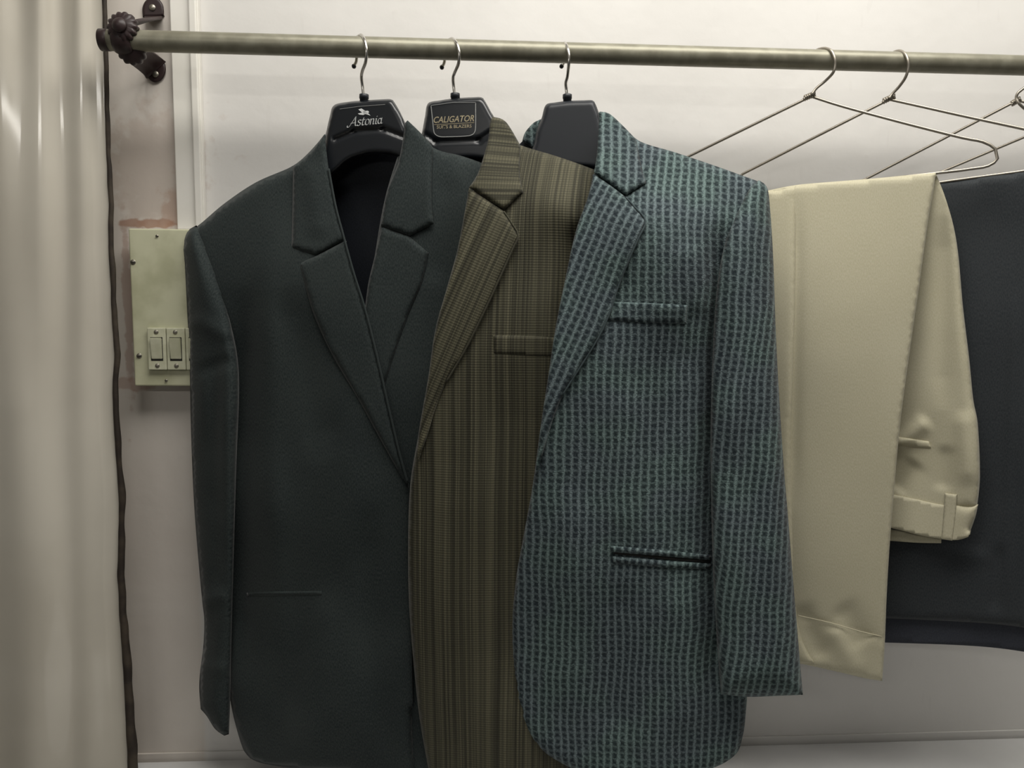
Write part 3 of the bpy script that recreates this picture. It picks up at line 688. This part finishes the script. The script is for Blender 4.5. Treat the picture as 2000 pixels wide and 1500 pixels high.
panel('front_panel', P3, [(1170, 219, 1), (1215, 245), (1250, 276), (1320, 298), (1400, 325), (1450, 343), (1480, 354, 1), (1470, 450), (1463, 700), (1463, 1000), (1461, 1300), (1456, 1400), (1450, 1440), (1438, 1472), (1400, 1497), (1340, 1512), (1200, 1520), (1130, 1505), (1082, 1482), (1046, 1452), (1020, 1410), (1005, 1330), (1000, 1230), (1008, 1130), (1022, 1050), (1040, 950), (1055, 840), (1070, 740), (1085, 640), (1105, 540), (1125, 450), (1150, 380), (1162, 330), (1168, 270)],
      F3, j3, M_check, res=9, R=20, amt=.008, wr=.004, creases=CR3)
panel('sleeve', P3, [(1482, 352, 1), (1497, 364), (1503, 395), (1510, 500), (1515, 640), (1521, 760), (1530, 900), (1540, 1020), (1548, 1120), (1558, 1240), (1568, 1357, 1), (1520, 1359), (1460, 1361), (1408, 1356, 1), (1400, 1250), (1392, 1100), (1388, 900), (1390, 750), (1397, 600), (1408, 510), (1424, 450), (1446, 400), (1466, 366)],
      rbf([(1482, 352, .004), (1500, 380, .0), (1424, 450, .034), (1397, 600, .042), (1515, 640, .012), (1388, 900, .054), (1530, 900, .02), (1392, 1150, .066), (1550, 1150, .03), (1408, 1356, .070), (1568, 1357, .035)]), j3, M_check, res=7, R=55, amt=.030, back=.016, wr=.004, wsc=80, rot=3, uvo=(.004, .002),
      rmask=None, creases=[(1440, 480, 1430, 900, 14, .004), (1500, 700, 1515, 1200, 16, .003), (1460, 760, 1480, 1300, 16, -.003)])
panel('collar', P3, [(1171, 218, 1), (1190, 222), (1216, 245), (1243, 273, 1), (1251, 315), (1262, 357, 1), (1222, 382, 1), (1192, 360), (1160, 338, 1), (1166, 300), (1168, 260)], F3, j3, M_check, res=6, R=11, amt=.005, extra=.008, rot=-4, thick=.0035, uvo=(.002, 0))
panel('collar_stand', P3, [(1020, 275, 1), (1026, 258), (1042, 240), (1056, 233, 1), (1052, 262), (1044, 292, 1)], -.004, j3, M_check, res=5, R=6, amt=.003, thick=.004)
panel('lapel', P3, [(1159, 340, 1), (1192, 362), (1221, 384, 1), (1240, 405), (1262, 432, 1), (1248, 465), (1228, 510), (1208, 560), (1192, 610), (1172, 655), (1145, 700), (1118, 742), (1098, 775), (1080, 820), (1062, 880), (1046, 930, 1), (1055, 840), (1070, 740), (1085, 640), (1105, 540), (1125, 450), (1148, 385)], F3, j3, M_check, res=6, R=9, amt=.004, extra=.008, rot=20, thick=.0035, uvo=(.0, .003))
armseam('lapel_edge', P3, [(1222, 385), (1240, 405), (1261, 432), (1247, 465), (1227, 510), (1207, 560), (1191, 610), (1171, 655), (1144, 700), (1117, 742), (1098, 772)], lambda x, y: F3(x, y) + .0052, j3, M_check, .0011)
panel('chest_pocket', P3, [(1194, 589, 1), (1270, 592), (1343, 596, 1), (1340, 633, 1), (1265, 630), (1182, 625, 1)], F3, j3, M_check, res=6, extra=.0020, R=4, amt=.001, thick=.0015, wr=.004, creases=CR3, uvo=(.002, .003))
hp = panel('hip_pocket', P3, [(1192, 1066, 1), (1290, 1074), (1388, 1084, 1), (1388, 1094, 1), (1290, 1086), (1193, 1078, 1)], F3, j3, M_check, res=5, extra=.0042, R=5, amt=.002, thick=.003, wr=.004, creases=CR3, uvo=(.002, .001))
panel('pocket_slit', P3, [(1198, 1078, 1), (1290, 1086), (1388, 1094, 1), (1388, 1100, 1), (1290, 1092), (1199, 1082, 1)], F3, hp, M_hole, res=4, extra=.0012, thick=.001, wr=.004, creases=CR3)
panel('hip_pocket', P3, [(1196, 1086, 1), (1290, 1094), (1388, 1101, 1), (1388, 1112, 1), (1290, 1108), (1197, 1098, 1)], F3, j3, M_check, res=5, extra=.0028, R=5, amt=.0015, thick=.002, wr=.004, creases=CR3, uvo=(.002, .001))

# ------------------------------------------------------------ trousers
t1 = thing('trousers', PW1.at(1650, 1330, 0), 'cream cotton trousers folded over a wire hanger beside the checked jacket', 'trousers', 'folded trousers')
# rear half: seat and waistband hang behind
SC = [(1815, 820, 1740, 880, 16, .006), (1790, 900, 1750, 960, 20, -.005), (1850, 870, 1840, 960, 16, -.004), (1845, 420, 1840, 800, 20, -.004), (1880, 800, 1890, 950, 18, .004)]
FB = rbf([(1832, 341, -.003), (1600, 360, -.004), (1870, 500, -.004), (1890, 700, .000), (1750, 700, -.024), (1600, 700, -.026), (1912, 900, .008), (1780, 900, -.022), (1885, 1050, .002), (1745, 1035, -.018), (1600, 1035, -.026)])
panel('seat', PW1, [(1560, 366, 1), (1700, 352), (1829, 341, 1), (1846, 385), (1862, 440), (1872, 500), (1881, 600), (1893, 700), (1901, 780), (1910, 830), (1914, 930), (1908, 993, 1), (1845, 996), (1790, 986), (1742, 976), (1600, 949, 1), (1570, 700)],
      FB, t1, M_cream, res=6, R=22, amt=.010, thick=.004, wr=.003, rmask=lambda x, y: np.clip((x - 1850) / 30, 0, 1), creases=SC)
wb = panel('waistband', PW1, [(1600, 938, 1), (1742, 966), (1790, 976), (1845, 987), (1910, 986, 1), (1905, 1010), (1891, 1049, 1), (1862, 1055), (1800, 1046), (1738, 1031), (1600, 1005, 1)], FB, t1, M_cream, res=6, R=22, amt=.010, extra=.0024, thick=.004, wr=.003, rmask=lambda x, y: np.clip((x - 1860) / 30, 0, 1) * (y < 1040), creases=SC)
panel('waistband_facing', PW1, [(1600, 1020, 1), (1738, 1034, 1), (1838, 1046, 1), (1838, 1061, 1), (1790, 1060), (1736, 1056), (1600, 1045, 1)], FB, t1, M_cream, res=7, extra=-.008, thick=.003)
panel('belt_loop', PW1, [(1845, 963, 1), (1869, 966, 1), (1866, 1010), (1860, 1056, 1), (1838, 1053, 1), (1842, 1010)], FB, t1, M_cream, res=4, extra=.0040, R=4, amt=.0015, thick=.003, wr=.003)
panel('back_pocket', PW1, [(1700, 846, 1), (1752, 853), (1814, 862, 1), (1818, 875, 1), (1785, 873), (1752, 868), (1700, 860, 1)], FB, t1, M_cream, res=5, extra=.0022, R=4, amt=.0012, thick=.002, wr=.003, creases=SC)
# front: the two legs, one behind the other
FL = rbf([(1440, 375, .004), (1828, 339, .002), (1640, 360, .004), (1600, 700, .018), (1770, 700, .016), (1460, 800, .012), (1740, 1050, .018), (1580, 1100, .022), (1720, 1330, .014), (1570, 1300, .018), (1450, 1290, .016)])
panel('leg', PW1, [(1430, 380, 1), (1500, 373), (1555, 363, 1), (1552, 600), (1545, 900), (1556, 1200), (1590, 1296, 1), (1440, 1290, 1), (1430, 800)], FL, t1, M_cream, res=9, R=8, amt=.003, extra=.007, thick=.004, wr=.003, rmask=lambda x, y: x > 1500)
panel('leg', PW1, [(1500, 372, 1), (1550, 362), (1600, 357), (1700, 349), (1828, 337, 1), (1822, 380), (1813, 430), (1795, 560), (1775, 700), (1758, 830), (1746, 960), (1738, 1060), (1732, 1160), (1728, 1260), (1723, 1330, 1), (1690, 1325), (1640, 1313), (1568, 1297, 1), (1500, 1290, 1), (1500, 800)],
      FL, t1, M_cream, res=8, R=10, amt=.003, extra=.004, thick=.004, wr=.004, wsc=170, rmask=lambda x, y: (x > 1540), seed=5, creases=[(1558, 380, 1550, 1000, 12, -.003), (1560, 1180, 1610, 1290, 20, -.006), (1640, 1180, 1690, 1260, 24, -.004), (1620, 1220, 1680, 1320, 20, .004), (1560, 1206, 1730, 1249, 5, -.0016)])
armseam('hem_stitching', PW1, [(1558, 1202), (1620, 1216), (1680, 1233), (1722, 1243)], lambda x, y: FL(x, y) + .0034, t1, M_cream, .0006)

t2 = thing('trousers', PW2.at(1900, 1270, 0), 'dark slate trousers folded over a wire hanger at the right edge of the photo', 'trousers', 'folded trousers')
FD = rbf([(1700, 372, .002), (1840, 357, .002), (2110, 322, .002), (1760, 800, .004), (1900, 800, .008), (2050, 800, .008), (1740, 1200, .006), (1900, 1200, .012), (2080, 1260, .008)])
panel('leg', PW2, [(1640, 380, 1), (1745, 369), (1840, 356), (1920, 346), (2000, 335), (2095, 322, 1), (2100, 700), (2090, 1290, 1), (2000, 1273), (1930, 1264), (1850, 1259), (1730, 1255), (1640, 1252, 1)], FD, t2, M_darkb, res=10, R=10, amt=.004, extra=-.010, thick=.004, wr=.003, rmask=lambda x, y: y < 500)
panel('leg', PW2, [(1640, 379, 1), (1745, 368), (1840, 355), (1920, 345), (2000, 334), (2090, 321, 1), (2092, 700), (2080, 1240, 1), (2000, 1226), (1930, 1218), (1850, 1213), (1730, 1208), (1640, 1205, 1)], FD, t2, M_dark, res=10, R=10, amt=.004, extra=0, thick=.004, wr=.004, rmask=lambda x, y: (y < 500) | (y > 1150), creases=[(1985, 560, 1965, 1180, 7, .004), (1950, 1060, 1940, 1200, 14, -.004), (1745, 1075, 1950, 1090, 14, .003)])
